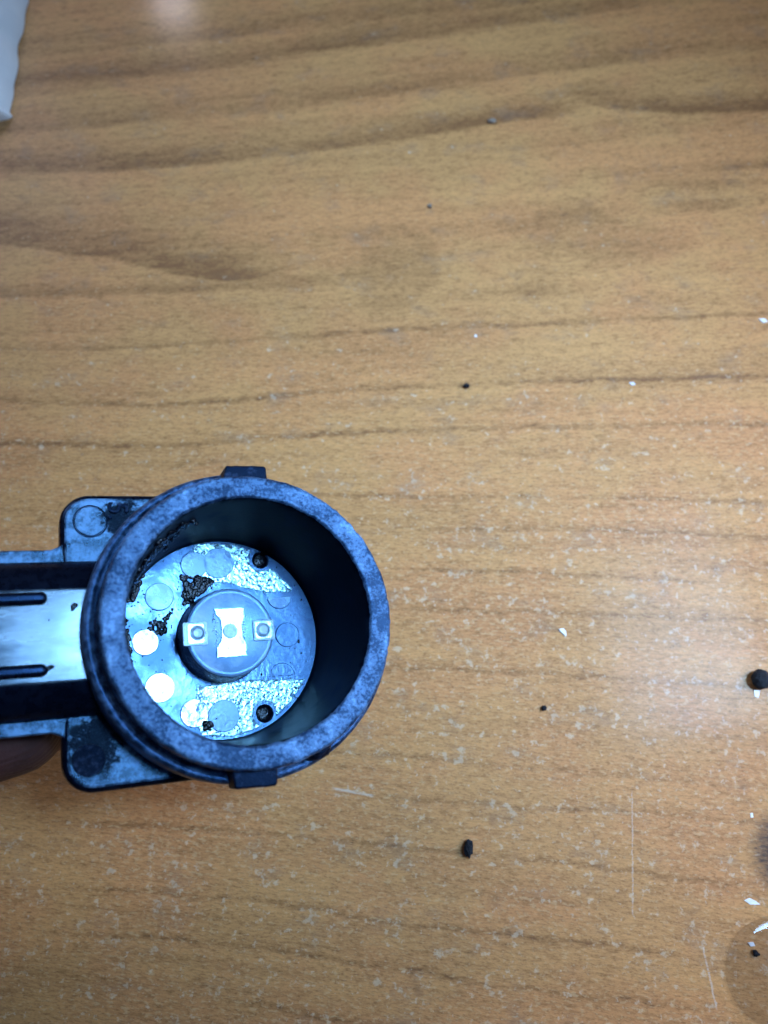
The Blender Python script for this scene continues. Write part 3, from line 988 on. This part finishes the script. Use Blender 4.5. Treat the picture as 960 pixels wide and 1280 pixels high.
top = bm.verts.new((0, 0, 0.55 * MM))
vr = [[bm.verts.new((x * MM, y * MM, z * MM)) for x, y, z in ring] for ring in rows[1:]]
for k in range(NS):
    bm.faces.new((top, vr[0][k], vr[0][(k + 1) % NS]))
for A, B in zip(vr, vr[1:]):
    for k in range(NS):
        bm.faces.new((A[k], B[k], B[(k + 1) % NS], A[(k + 1) % NS]))
drop = from_bm('water_drop', bm, WAT.m)
if drop.data.polygons[0].normal.z < 0:
    drop.data.flip_normals()
drop.location = (52.9 * MM, -26.4 * MM, .0003)
tag(drop, 'clear water drop with glints in the lower right corner', 'water drop')
crumb('rubber_crumb', 'black speck sitting in the water drop', 50.4, -24.4, .5, .35, .3, CRUMB, 'crumb', 'black crumbs on the table', 6.0, -.4, .5)
chip('tiny white speck next to the black speck in the drop', 50.0, -23.3, [(-.5, .2), (-.2, -.3), (.5, -.2), (.3, .3)], .2, 9)

# crumpled white paper, upper left
PAPER = plastic('white_paper', (.84, .86, .88), (.90, .91, .92), .08, .4, .6, (.5, .6), .3, .3, .25, .4, (1, 1, 1))
bm = bmesh.new()
NXp, NYp = 60, 90
W, Hh = 64.0, 90.0
gridv = []
for i in range(NXp + 1):
    row = []
    for j in range(NYp + 1):
        u, v = i / NXp, j / NYp
        x, y = -W + W * u, Hh * v
        # lower right corner cut at a slant, soft bulging edges
        edge = min(1 - u, v + .05 * (1 - u)) * 12
        hgt = 9.0 * (1 - math.exp(-max(edge, 0) * 1.6))
        q = Vector((x * .05, y * .05, 1))
        hgt *= .85 + .25 * noise.noise(q)
        hgt += (abs(noise.noise(q * 2.3)) * 3.0 + abs(noise.noise(q * 5.1)) * 1.2 - .8) * min(1, edge)
        if v < .09:
            y += (1 - v / .09) * max(0, (u - .75)) * 26 * 1.0
        row.append(bm.verts.new(((x + noise.noise(q * 3) * 1.2) * MM, (y + noise.noise(q * 3 + Vector((5, 5, 5))) * 1.2) * MM, max(hgt, .15) * MM)))
    gridv.append(row)
for i in range(NXp):
    for j in range(NYp):
        bm.faces.new((gridv[i][j], gridv[i + 1][j], gridv[i + 1][j + 1], gridv[i][j + 1]))
be = [e for e in bm.edges if e.is_boundary]
ex = bmesh.ops.extrude_edge_only(bm, edges=be)
for v in ex['geom']:
    if isinstance(v, bmesh.types.BMVert):
        v.co.z = .05 * MM
bmesh.ops.contextual_create(bm, geom=[e for e in bm.edges if e.is_boundary])
paper = from_bm('crumpled_paper', bm, PAPER)
paper.location = (-69.2 * MM, 107.5 * MM, 0)
tag(paper, 'crumpled white paper in the upper left corner', 'paper')
